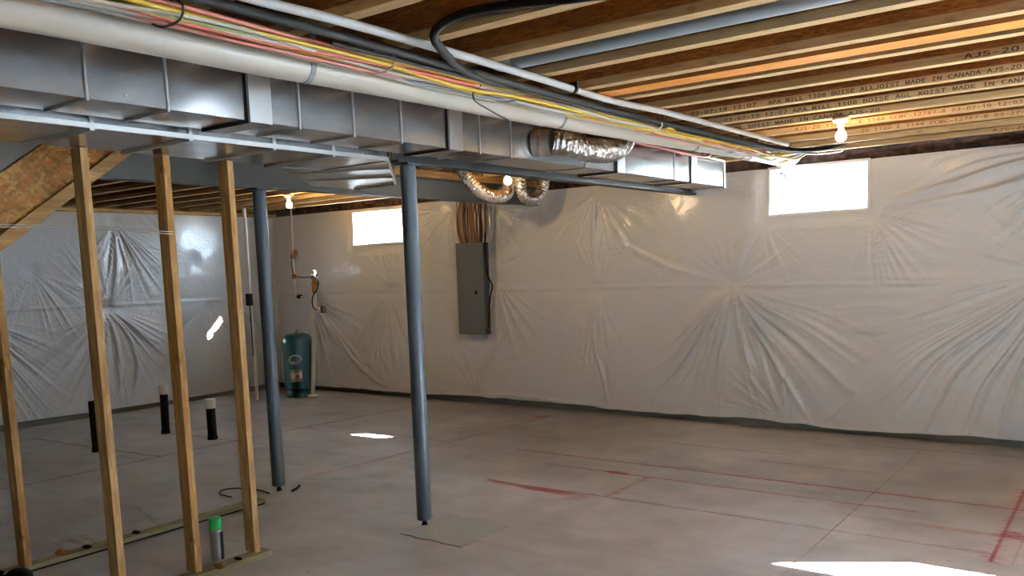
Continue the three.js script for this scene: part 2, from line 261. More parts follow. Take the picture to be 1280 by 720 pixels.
function sheet(u0, u1, v0, v1, holes, H, step, bottom) {
  const cuts = (a, b, extra) => { const e = [a, ...extra.filter((x) => x > a && x < b), b].sort((p, q) => p - q), out = []; for (let i = 0; i < e.length - 1; i++) { const n = Math.max(1, Math.round((e[i + 1] - e[i]) / step)); for (let k = 0; k < n; k++) out.push(lerp(e[i], e[i + 1], k / n)); } out.push(b); return out; };
  const U = cuts(u0, u1, holes.flatMap((h) => [h[0], h[1]])), Vv = cuts(v0, v1, holes.flatMap((h) => [h[2], h[3]]));
  const pos = new Float32Array(U.length * Vv.length * 3), uv = new Float32Array(U.length * Vv.length * 2), idx = [];
  Vv.forEach((v, j) => U.forEach((u, i) => { const k = j * U.length + i, b = bottom ? bottom(u) * (1 - sstep(v, v0, v0 + 0.35)) : 0; let near = 1; for (const h of holes) { const dx = Math.max(h[0] - u, 0, u - h[1]), dy = Math.max(h[2] - v, 0, v - h[3]); near = Math.min(near, sstep(Math.hypot(dx, dy), 0, 0.16)); } pos[3 * k] = u; pos[3 * k + 1] = v + b; pos[3 * k + 2] = H(u, v) * (0.1 + 0.9 * near); uv[2 * k] = u / 0.9; uv[2 * k + 1] = v / 0.9; }));
  for (let j = 0; j < Vv.length - 1; j++) for (let i = 0; i < U.length - 1; i++) { const cu = (U[i] + U[i + 1]) / 2, cv = (Vv[j] + Vv[j + 1]) / 2; if (holes.some((h) => cu > h[0] && cu < h[1] && cv > h[2] && cv < h[3])) continue; const a = j * U.length + i, b = a + 1, c = a + U.length, d = c + 1; idx.push(a, b, d, a, d, c); }
  const g = new THREE.BufferGeometry(); g.setAttribute('position', new THREE.BufferAttribute(pos, 3)); g.setAttribute('uv', new THREE.BufferAttribute(uv, 2)); g.setIndex(idx); g.computeVertexNormals(); return g;
}
const D = -Math.PI / 2, UP = Math.PI / 2;
{
  const stars = starField([
    { u: -3.315, v: 1.407, dir: D + 0.18, spread: 1.25, k: 8, len: 1.05, amp: 0.62 }, { u: -3.315, v: 1.407, dir: UP - 0.2, spread: 1.7, k: 8, len: 0.45, amp: 0.19 },
    { u: -4.858, v: 1.38, dir: D, spread: 0.8, k: 12, len: 0.63, amp: 0.33 }, { u: -4.858, v: 1.38, dir: UP, spread: 0.7, k: 9, len: 0.63, amp: 0.22 }, { u: -4.76, v: 0.06, dir: UP, spread: 0.8, k: 10, len: 0.54, amp: 0.16, dip: 0.5 },
    { u: -2.776, v: 0.07, dir: UP + 0.55, spread: 1.1, k: 11, len: 0.63, amp: 0.16, dip: 0.5 }, { u: -4.83, v: 2.44, dir: D, spread: 1.5, k: 9, len: 0.54, amp: 0.22 }, { u: -2.983, v: 2.0, dir: D - 0.2, spread: 1.4, k: 9, len: 0.41, amp: 0.19 }, { u: -2.03, v: 2.02, dir: D + 1.0, spread: 1.6, k: 10, len: 0.50, amp: 0.28 },
    { u: -6.25, v: 1.5, dir: D + 0.1, spread: 1.2, k: 10, len: 0.63, amp: 0.28 }, { u: -6.25, v: 2.38, dir: D + 0.8, spread: 1.3, k: 12, len: 0.45, amp: 0.33 }, { u: -6.92, v: 2.38, dir: D - 0.8, spread: 1.3, k: 12, len: 0.45, amp: 0.33 }, { u: -6.6, v: 0.07, dir: UP, spread: 1.2, k: 9, len: 0.54, amp: 0.16, dip: 0.5 },
    { u: -8.076, v: 1.39, dir: D, spread: 1.2, k: 10, len: 0.72, amp: 0.28 }, { u: -8.02, v: 0.08, dir: UP + 0.2, spread: 1.0, k: 9, len: 0.54, amp: 0.16, dip: 0.5 }, { u: -8.0, v: 1.42, dir: UP + 0.4, spread: 1.0, k: 9, len: 0.45, amp: 0.19 },
    { u: -0.6, v: 1.45, dir: D - 0.75, spread: 1.0, k: 16, len: 1.17, amp: 0.44 }, { u: -0.6, v: 1.45, dir: UP + 0.9, spread: 1.0, k: 12, len: 0.63, amp: 0.22 }, { u: -0.3, v: 2.5, dir: D - 1.0, spread: 0.8, k: 11, len: 0.90, amp: 0.33 }, { u: -9.6, v: 1.35, dir: D + 0.4, spread: 1.3, k: 10, len: 0.81, amp: 0.28 },
  ]);
  const cr = creases([
    { p: [[-3.3, 1.38], [-3.08, 0.95], [-2.95, 0.5], [-2.79, 0.1]], h: 0.035, w: 0.03 }, { p: [[-3.29, 1.38], [-2.98, 1.02], [-2.82, 0.5], [-2.78, 0.1]], h: 0.03, w: 0.03 }, { p: [[-3.33, 1.38], [-3.58, 1.0], [-3.62, 0.75]], h: 0.03, w: 0.028 }, { p: [[-3.3, 1.36], [-3.2, 0.85], [-3.12, 0.45]], h: 0.025, w: 0.028 }, { p: [[-3.36, 1.38], [-3.75, 1.05], [-3.95, 0.7]], h: 0.02, w: 0.035 },
    { p: [[-4.86, 1.36], [-4.9, 0.8], [-4.8, 0.4], [-4.76, 0.08]], h: 0.03, w: 0.022 }, { p: [[-4.84, 1.36], [-4.82, 0.8], [-4.76, 0.1]], h: 0.022, w: 0.022 }, { p: [[-4.84, 2.42], [-4.88, 1.95], [-4.86, 1.4]], h: 0.022, w: 0.025 },
    { p: [[-2.98, 1.98], [-3.2, 1.7], [-3.31, 1.42]], h: 0.025, w: 0.03 }, { p: [[-4.5, 1.85], [-4.0, 1.62], [-3.4, 1.43]], h: 0.02, w: 0.03 }, { p: [[-2.0, 2.08], [-1.5, 2.2], [-0.7, 2.4], [0.1, 2.5]], h: 0.045, w: 0.04 }, { p: [[-1.9, 2.05], [-1.3, 2.12], [-0.6, 2.25], [0.1, 2.3]], h: 0.035, w: 0.035 },
    { p: [[-9.2, 0.95], [-8.8, 0.5], [-8.4, 0.22], [-8.05, 0.1]], h: 0.03, w: 0.03 }, { p: [[-9.25, 1.0], [-8.9, 0.7], [-8.6, 0.42]], h: 0.022, w: 0.03 }, { p: [[-8.06, 1.36], [-8.0, 0.8], [-7.95, 0.4]], h: 0.02, w: 0.03 },
    { p: [[-6.2, 0.85], [-6.45, 0.5], [-6.6, 0.1]], h: 0.03, w: 0.026 }, { p: [[-6.6, 0.1], [-6.0, 0.11], [-5.2, 0.08], [-4.8, 0.08]], h: 0.015, w: 0.02 }, { p: [[-0.6, 1.44], [-1.1, 1.2], [-1.7, 1.0], [-2.2, 0.95]], h: 0.03, w: 0.03 }, { p: [[-0.6, 1.42], [-1.0, 1.05], [-1.5, 0.75]], h: 0.035, w: 0.03 }, { p: [[-0.6, 1.4], [-0.9, 0.95], [-1.2, 0.55]], h: 0.035, w: 0.03 },
    { p: [[-2.78, 0.09], [-2.3, 0.06], [-1.6, 0.05], [-0.8, 0.06]], h: 0.014, w: 0.02 },
  ]);
  const seam = (u) => 1.405 + 0.012 * noise(u * 0.7, 3);
  const H = (u, v) => {
    const s = (v - seam(u)) / 0.018, pill = 0.045 * (0.5 + 0.5 * fbm(u * 0.8, v * 0.9 + 4, 2));
    return 0.02 + pill + stars(u, v) + cr(u, v) + 0.012 * Math.exp(-s * s) * (0.6 + 0.6 * noise(u * 4, 9)) - 0.005 * Math.exp(-Math.pow(s * 0.35 + 0.6, 2)) + 0.006 * Math.pow(1 - Math.abs(fbm(u * 3 + 5, v * 1.6, 2)), 4) + 0.003 * fbm(u * 7, v * 7, 2) + 0.0012 * fbm(u * 22, v * 22, 2);
  };
  const g = sheet(FX + 0.04, 0.29, 0.06, 2.5, [W1, W2], H, 0.0125, (u) => 0.02 * noise(u * 0.9, 2) + 0.008 * noise(u * 5, 7) + 0.01);
  g.translate(0, 0, FZ + 0.012);
  solo('vapour_barrier', g, M.poly, 'white plastic vapour barrier with starburst folds around two windows on the long back wall', 'plastic sheet');
}
{
  const stars = starField([
    { u: -5.73, v: 2.39, dir: D, spread: 1.35, k: 10, len: 0.7, amp: 0.36 }, { u: -5.55, v: 1.33, dir: D + 0.1, spread: 1.5, k: 8, len: 1.0, amp: 0.34 }, { u: -5.55, v: 1.33, dir: UP, spread: 1.2, k: 10, len: 0.6, amp: 0.21 }, { u: -5.6, v: 0.1, dir: UP + 0.2, spread: 1.1, k: 9, len: 0.4, amp: 0.14, dip: 0.5 },
    { u: -4.7, v: 1.8, dir: D, spread: 1.6, k: 11, len: 0.6, amp: 0.21 }, { u: -6.95, v: 1.28, dir: D + 0.2, spread: 1.5, k: 11, len: 0.9, amp: 0.23 }, { u: -6.8, v: 1.9, dir: UP - 1.6, spread: 1.2, k: 11, len: 0.6, amp: 0.21 }, { u: -4.0, v: 1.33, dir: D, spread: 1.5, k: 10, len: 1, amp: 0.25 }, { u: -7.3, v: 1.3, dir: D - 0.6, spread: 1.2, k: 10, len: 0.9, amp: 0.21 },
  ]);
  const cr = creases([{ p: [[-5.55, 1.3], [-5.75, 0.95], [-5.85, 0.6], [-5.8, 0.25]], h: 0.045, w: 0.03 }, { p: [[-5.52, 1.3], [-5.6, 0.9], [-5.62, 0.3]], h: 0.03, w: 0.028 }, { p: [[-5.6, 1.3], [-6.0, 0.95], [-6.25, 0.8]], h: 0.03, w: 0.03 }, { p: [[-5.5, 1.3], [-5.1, 0.8], [-4.7, 0.4]], h: 0.03, w: 0.03 }, { p: [[-5.48, 1.3], [-5.0, 0.95], [-4.4, 0.65]], h: 0.025, w: 0.03 }, { p: [[-5.5, 1.25], [-5.2, 0.6], [-5.0, 0.25]], h: 0.03, w: 0.03 }]);
  const H = (u, v) => { const s = (v - 1.36 - 0.01 * noise(u, 5)) / 0.018; return 0.02 + 0.045 * (0.5 + 0.5 * fbm(u * 0.9 + 9, v * 0.9, 2)) + stars(u, v) + cr(u, v) + 0.012 * Math.exp(-s * s) + 0.004 * fbm(u * 5, v * 5, 2) + 0.0015 * fbm(u * 18, v * 18, 2); };
  const g = sheet(-8.17, -1.0, 0.07, 2.495, [], H, 0.0145, (u) => 0.025 * noise(u * 0.9, 12));
  g.scale(-1, 1, 1); const ix = g.index.array; for (let i = 0; i < ix.length; i += 3) { const t = ix[i]; ix[i] = ix[i + 1]; ix[i + 1] = t; } g.computeVertexNormals();
  g.rotateY(Math.PI / 2); g.translate(FX + 0.012, 0, 0); // u runs along z
  solo('vapour_barrier', g, M.poly, 'white plastic vapour barrier with starburst folds on the left end wall behind the studs', 'plastic sheet');
}
// brown batts in the rim space above the back wall
{
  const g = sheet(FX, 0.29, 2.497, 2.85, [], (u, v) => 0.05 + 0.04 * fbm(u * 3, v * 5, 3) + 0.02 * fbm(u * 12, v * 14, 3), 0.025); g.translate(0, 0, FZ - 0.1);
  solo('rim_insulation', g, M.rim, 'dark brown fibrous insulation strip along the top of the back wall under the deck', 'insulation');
}

// ---------- floor joists ----------
const ZJ = [-7.66, -7.24, -6.83, -6.35, -5.94, -5.55, -5.155, -4.70, -4.29, -3.91, -3.49, -3.07, -2.65, -2.22, -1.8, -1.38];
const TX0 = -3.2, TXL = 2.8;
function printTex(items) { return canvasTex(2048, 32, (g, w, h) => { g.drawImage(flangeT.image, 0, 0, 512, 40, 0, 0, w, h); g.fillStyle = 'rgba(30,22,16,0.85)'; for (const [x, text, width, col] of items) { g.save(); if (col) g.fillStyle = col; g.font = 'bold 26px monospace'; const m = g.measureText(text).width; g.translate((x - TX0) / TXL * w, 26); g.scale((width / TXL * w) / m, 1); g.fillText(text, 0, 0); g.restore(); } }, true, THREE.ClampToEdgeWrapping); }
const brown = 'rgba(120,52,30,0.8)';
const prints = {
  7: [[-0.75, 'AJS-20 1100', 0.42]],
  6: [[-1.86, 'APA MILL 1108 BOISE ALLJOIST MADE IN CANADA AJS-20', 1.3], [-2.75, 'CCMC-12787-R 03-07-19 12:07', 0.82]],
  5: [[-2.3, '03-07-19 12:07 APA MILL 1108 BOISE AGL XOIST MADE IN CANADA', 1.78]],
  4: [[-2.42, 'AGL XOIST MADE IN CANADA AJS-20', 1.0]],
  3: [[-2.1, 'AJS-20 1100', 0.34, brown], [-1.66, 'E 1144 CCMC-12787-R 03-07-19 12:03 APA', 1.1, brown]],
  2: [[-1.8, '-20 1100 E 1144 CCMC-12787-R 03-27-19', 1.15, brown]],
  0: [[-1.02, 'AJS-20', 0.24, brown]],
};
const ordinal = ['nearest to', 'second from', 'third from', 'fourth from', 'fifth from', 'sixth from', 'seventh from', 'eighth from', 'ninth from', 'tenth from', 'eleventh from', 'twelfth from', 'thirteenth from', 'fourteenth from', 'fifteenth from', 'sixteenth from'];
const Y0 = 2.55, Y1 = 2.85, FW = 0.034;
function joist(x0, x1, z, label, print, group) {
  const t = thing('floor_joist', label, 'joist', [0, 0, 0], group);
  const low = part('bottom_flange', bx(x0, x1, Y0, Y0 + 0.038, z - FW, z + FW, 0), M.flange, t);
  part('web', bx(x0, x1, Y0 + 0.038, Y1 - 0.038, z - 0.006, z + 0.006, 0), M.web, t);
  part('top_flange', bx(x0, x1, Y1 - 0.038, Y1, z - FW, z + FW, 0), M.flange, t);
  if (print) { // the print lies on the flange face: same wood, letters in the texture of that side
    const g = low.geometry, uv = g.attributes.uv; for (let i = 16; i < 20; i++) uv.setXY(i, (g.attributes.position.getX(i) - TX0) / TXL, (g.attributes.position.getY(i) - Y0) / 0.038);
    low.material = [M.flange, M.flange, M.flange, M.flange, S({ map: printTex(print), color: lin('#d3cabc'), roughness: 0.8 }), M.flange];
  }
}
ZJ.forEach((z, i) => {
  const pr = prints[i];
  joist(-5.34, z < -6.25 ? 0.28 : 4.98, z, (pr ? 'wooden I-joist with black or brown printing on its lower flange, ' : 'wooden I-joist with plain lower flange, ') + ordinal[i] + ' the back wall', pr, 'joists over the open right bay');
});
ZJ.slice(0, 12).forEach((z, i) => joist(FX + 0.02, -5.36, z, 'wooden I-joist beyond the rear steel beam towards the left wall, ' + ordinal[i] + ' the back wall', null, 'joists over the left bay'));
solo('wood_strip', bx(-2.5, 4.9, 2.553, 2.59, -4.19, -4.05, 0), M.orangeWood, 'orange wooden strip running between two joists in the right bay', 'board');

// ---------- steel ----------
function ibeam(x, y0, y1, z0, z1, w) { return [bx(x - w / 2, x + w / 2, y0, y0 + 0.012, z0, z1), bx(x - w / 2, x + w / 2, y1 - 0.012, y1, z0, z1), bx(x - 0.005, x + 0.005, y0, y1, z0, z1)]; }
{
  const a = thing('steel_beam', 'black steel beam from the front column to the back wall beside the duct', 'beam');
  part('beam_section', ibeam(-3.745, 2.315, 2.51, -8.17, -3.87, 0.11), M.steelDark, a); part('nailer', bx(-3.80, -3.69, 2.51, 2.55, -8.1, -3.87, 2), M.stud, a);
  const b = thing('steel_beam', 'long grey steel beam with wooden nailer, carried by the rear column', 'beam');
  part('beam_section', ibeam(-5.35, 2.30, 2.49, -7.68, -0.8, 0.11), M.beam, b); part('nailer', bx(-5.41, -5.29, 2.49, 2.55, -7.65, -0.8, 2), M.stud, b);
}
function column(x, z, top, label) {
  const t = thing('steel_column', label, 'column', [x, 0, z]);
  part('post', lathe([[0.001, 0.04], [0.047, 0.04], [0.049, 0.045], [0.049, top - 0.02], [0.047, top - 0.012], [0.001, top - 0.012]], 0, 0, 0, 36), M.steelBlue, t);
  part('screw', lathe([[0.001, 0], [0.02, 0], [0.02, 0.012], ...[...Array(16)].map((_, i) => [i % 2 ? 0.013 : 0.016, 0.016 + i * 0.004]), [0.001, 0.08]]), M.blackMatte, t);
  part('cap_plate', bx(-0.065, 0.065, top - 0.012, top, -0.065, 0.065), M.steelBlue, t);
}
column(-3.743, -4.006, 2.315, 'blue-grey round steel column standing at the edge of the patched concrete square');
column(-5.35, -4.103, 2.30, 'blue-grey round steel column behind the studs, under the long beam');

// ---------- ducts ----------
function panelBox(x0, x1, y0, y1, z0, z1, bulge) {
  const g = new THREE.BoxGeometry(x1 - x0, y1 - y0, z1 - z0, 8, 6, 10), p = g.attributes.position, n = g.attributes.normal, d = [x1 - x0, y1 - y0, z1 - z0];
  for (let i = 0; i < p.count; i++) { const q = [p.getX(i), p.getY(i), p.getZ(i)], m = [n.getX(i), n.getY(i), n.getZ(i)]; let e = 1; for (let a = 0; a < 3; a++) if (Math.abs(m[a]) < 0.5) e = Math.min(e, 1 - Math.abs(q[a]) / (d[a] / 2)); for (let a = 0; a < 3; a++) q[a] += m[a] * e * bulge; p.setXYZ(i, ...q); }
  g.translate((x0 + x1) / 2, (y0 + y1) / 2, (z0 + z1) / 2); g.computeVertexNormals(); return metreUV(g, 2, 1);
}
{
  const t = thing('supply_duct', 'long galvanised rectangular duct beside the white drain pipe, its open end near the back wall', 'duct');
  const x0 = -3.52, x1 = -3.2, y0 = 2.33, y1 = 2.545, cut = [-0.7, -1.71, -2.04, -2.42, -2.71, -3.05, -3.39, -3.76, -4.05, -4.36, -5.23, -5.66, -6.63, -6.94, -7.67];
  for (let i = 0; i < cut.length - 1; i++) part('duct_section', panelBox(x0, x1, y0, y1, cut[i + 1] + 0.001, cut[i] - 0.001, (hash(i, 3) - 0.45) * 0.014), M.zinc, t);
  cut.slice(1, -1).forEach((z, i) => part('cleat', rbox(x1 - x0 + 0.012, y1 - y0 + 0.01, 0.012, 0.003, (x0 + x1) / 2, (y0 + y1) / 2 - 0.004, z), M.zincDull, t));
  for (const z of [-2.42, -3.76, -5.66, -6.94]) { part('slip_joint', bx(x0 - 0.012, x1 + 0.013, y0 - 0.012, y1, z - 0.006, z + 0.006), M.steelDark, t); part('collar', panelBox(x0 - 0.006, x1 + 0.007, y0 - 0.006, y1, z - 0.13, z - 0.01, 0.001), M.zincDull, t); }
  part('end_flange', [bx(x1 - 0.004, x1 + 0.012, y0 - 0.012, y1, -7.675, -7.655), bx(x0, x1, y0 - 0.012, y0 + 0.004, -7.675, -7.655)], M.zincDull, t);
  for (const [z, y] of [[-1.86, 2.36], [-3.2, 2.345]]) part('screw', ball(0.006, x1 + 0.002, y, z), M.foil, t);
  const c = part('takeoff_collar', rod([x1 - 0.01, 2.435, -4.62], [x1 + 0.10, 2.435, -4.66], 0.088, 0.084, 36), M.zincDull, t);
  part('bead', rod([x1 + 0.03, 2.435, -4.634], [x1 + 0.045, 2.435, -4.64], 0.092, 0.092, 36), M.foil, c);
}
function flexGeo(pts, r, pitch = 0.03) {
  const cv = new THREE.CatmullRomCurve3(pts.map(V)), L = cv.getLength(), n = Math.ceil(L / (pitch / 4)), R = 30, g = new THREE.TubeGeometry(cv, n, r, R), p = g.attributes.position, nn = g.attributes.normal;
  for (let i = 0; i <= n; i++) for (let k = 0; k <= R; k++) { const q = i * (R + 1) + k, c = (k % R), h = 0.0065 * Math.cos((i + 1.5 * noise(c * 0.5, i * 0.1)) * Math.PI / 2) + 0.006 * noise(i * 0.5, c * 0.7) + 0.004 * noise(i * 1.1 + 40, c * 1.6); p.setXYZ(q, p.getX(q) + nn.getX(q) * h, p.getY(q) + nn.getY(q) * h, p.getZ(q) + nn.getZ(q) * h); }
  g.computeVertexNormals(); return g;
}
solo('flexible_duct', flexGeo([[-3.1, 2.435, -4.66], [-3.03, 2.42, -4.74], [-3.01, 2.405, -4.92], [-3.02, 2.415, -5.18], [-3.05, 2.46, -5.42], [-3.1, 2.53, -5.6], [-3.14, 2.66, -5.72]], 0.073), M.foil, 'crinkled silver flexible duct looping from the collar on the big duct up between joists', 'flexible duct');
solo('flexible_duct', flexGeo([[-5.14, 2.62, -6.18], [-5.12, 2.50, -6.26], [-5.1, 2.38, -6.42], [-5.1, 2.335, -6.64], [-5.1, 2.375, -6.86], [-5.14, 2.50, -6.93], [-5.16, 2.66, -6.95]], 0.055), M.foil, 'silver flexible duct loop hanging below the middle bulb, nearer of two', 'flexible duct');
solo('flexible_duct', flexGeo([[-5.06, 2.66, -7.0], [-5.06, 2.5, -7.02], [-5.08, 2.37, -7.09], [-5.1, 2.335, -7.24], [-5.1, 2.38, -7.40], [-5.1, 2.5, -7.50], [-5.1, 2.66, -7.52]], 0.055), M.foil, 'silver flexible duct loop at the end of the grey beam, farther of two', 'flexible duct');
{
  const t = thing('return_duct', 'low galvanised return duct above the studs, turning left near the front column', 'duct');
  const x1 = -3.635, y0 = 2.302, y1 = 2.54, cut = [-0.7, -1.2, -1.95, -2.42, -2.9, -3.3, -3.72];
  for (let i = 0; i < cut.length - 1; i++) part('duct_section', panelBox(-4.22, x1, y0, y1, cut[i + 1] + 0.001, cut[i] - 0.001, (hash(i, 8) - 0.4) * 0.012), M.zinc, t);
  cut.slice(1, -1).forEach((z) => part('cleat', rbox(0.6, y1 - y0 + 0.014, 0.024, 0.004, (-4.22 + x1) / 2, (y0 + y1) / 2 - 0.006, z), M.zincDull, t));
  part('rail', [bx(x1, x1 + 0.012, y0 - 0.004, y0 + 0.018, -3.72, -0.7), bx(x1, x1 + 0.008, y0 + 0.05, y0 + 0.06, -3.72, -0.7)], M.zincDull, t);
  const g = slab([[x1, -3.73], [-4.52, -4.70], [-4.98, -4.72], [-4.96, -4.28], [-4.22, -3.40], [-4.22, -3.73]].reverse(), y0 - 0.004, y1); part('elbow', metreUV(g, 0, 1), M.zinc, t);
  part('elbow_seam', [rod([-3.86, y0 - 0.006, -3.97], [-4.42, y0 - 0.006, -3.66], 0.006, 0.006, 8), rod([-4.2, y0 - 0.006, -4.35], [-4.74, y0 - 0.006, -4.02], 0.006, 0.006, 8), rod([x1, y0 - 0.006, -3.73], [-4.52, y0 - 0.006, -4.70], 0.008, 0.008, 8), rod([-4.52, y0 - 0.006, -4.70], [-4.98, y0 - 0.006, -4.72], 0.008, 0.008, 8)], M.zincDull, t);
}
// round vent pipe in a joist bay
{
  const t = thing('vent_pipe', 'smooth grey vent pipe lying between two joists overhead', 'pipe');
  part('pipe', rod([-2.42, 2.60, -3.28], [4.9, 2.60, -3.28], 0.05, 0.05, 28), M.ventGrey, t); part('elbow', tube([[-2.36, 2.60, -3.28], [-2.44, 2.605, -3.28], [-2.48, 2.64, -3.28], [-2.485, 2.74, -3.28]], 0.055, 20, 20), M.pvcCold, t);
}

// ---------- overhead pipes and cables ----------
{
  const t = thing('drain_pipe', 'thick white plastic drain pipe hung in front of the duct, running to the back wall', 'pipe');
  const P = [[-2.72, 2.448, -0.7], [-2.72, 2.457, -1.45], [-2.72, 2.458, -2.1], [-2.72, 2.468, -2.8], [-2.72, 2.472, -3.72], [-2.72, 2.494, -5.14], [-2.72, 2.52, -6.44], [-2.72, 2.535, -7.9]];
  part('pipe', tube(P, 0.057, 80, 28, 0.4), M.pvc, t);
  for (const [z, y] of [[-2.344, 2.461], [-4.16, 2.479], [-5.949, 2.51], [-6.85, 2.524]]) part('strap', [rod([-2.72, y, z - 0.012], [-2.72, y, z + 0.012], 0.0595, 0.0595, 28), bx(-2.664, -2.656, y, 2.59, z - 0.012, z + 0.012), bx(-2.784, -2.776, y, 2.59, z - 0.012, z + 0.012)], M.ventGrey, t);
  for (const z of [-7.0]) part('coupling', rod([-2.72, 2.525, z], [-2.72, 2.528, z - 0.13], 0.063, 0.063, 28), M.pvc, t);
  part('end_cap', [rod([-2.72, 2.534, -7.82], [-2.72, 2.536, -8.0], 0.066, 0.066, 28), tube([[-2.72, 2.536, -7.96], [-2.70, 2.55, -8.03], [-2.66, 2.60, -8.06], [-2.64, 2.68, -8.07]], 0.056, 16, 20)], M.pvcCold, t);
}
{
  const t = thing('conduit', 'thin white plastic conduit clipped under the joists above the cables', 'conduit');
  part('pipe', tube([[-2.36, 2.53, -0.7], [-2.337, 2.53, -1.8], [-2.32, 2.53, -2.15], [-2.322, 2.53, -2.66], [-2.345, 2.528, -3.47], [-2.375, 2.527, -4.14], [-2.335, 2.528, -4.75], [-2.32, 2.53, -5.85], [-2.31, 2.53, -6.78]], 0.0165, 80, 14), M.pvcCold, t);
  for (const z of [-3.75, -4.72, -5.95]) part('clip', [rod([-2.352, 2.528, z], [-2.352, 2.528, z - 0.018], 0.02, 0.02, 14), bx(-2.376, -2.33, 2.53, 2.56, z - 0.018, z)], M.black, t);
}
const wob = (x, y, s, amp, z0, z1, n = 26) => [...Array(n)].map((_, i) => { const z = lerp(z0, z1, i / (n - 1)); return [x + amp * noise(z * 1.1, s * 3.3) + amp * 0.4 * noise(z * 3, s * 5.1), y + amp * 0.35 * noise(z * 1.6, s * 7.7), z]; });
solo('black_cable', tube([[-2.375, 2.5, -0.7], [-2.372, 2.5, -1.85], [-2.378, 2.5, -2.2], [-2.395, 2.5, -2.73], [-2.41, 2.498, -3.3], [-2.426, 2.498, -3.73], [-2.44, 2.5, -4.62], [-2.415, 2.5, -5.72], [-2.35, 2.5, -6.8], [-2.2, 2.53, -7.3], [-1.98, 2.6, -7.5]], 0.017, 90, 12), M.black, 'thick black cable strapped beside the white conduit along its whole length', 'cable');
solo('black_cable', tube([[-2.40, 2.476, -2.2], [-2.41, 2.476, -2.7], [-2.42, 2.478, -3.4], [-2.435, 2.478, -4.0], [-2.45, 2.48, -5.0], [-2.42, 2.48, -6.0], [-2.36, 2.49, -6.9], [-2.3, 2.52, -7.5]], 0.008, 70, 10), M.black, 'thinner black cable under the thick one, running to the back wall', 'cable');
solo('black_hose', tube([[-2.43, 2.492, -3.4], [-2.415, 2.485, -3.1], [-2.36, 2.492, -2.86], [-2.285, 2.494, -2.71], [-2.24, 2.505, -2.61], [-2.222, 2.528, -2.555], [-2.175, 2.559, -2.54], [-2.065, 2.585, -2.555], [-1.846, 2.572, -2.555], [-1.58, 2.54, -2.555], [-1.2, 2.51, -2.555], [-0.7, 2.53, -2.555]], 0.0175, 90, 14), M.black, 'thick black hose bending up out of the cable run between two joists', 'hose');
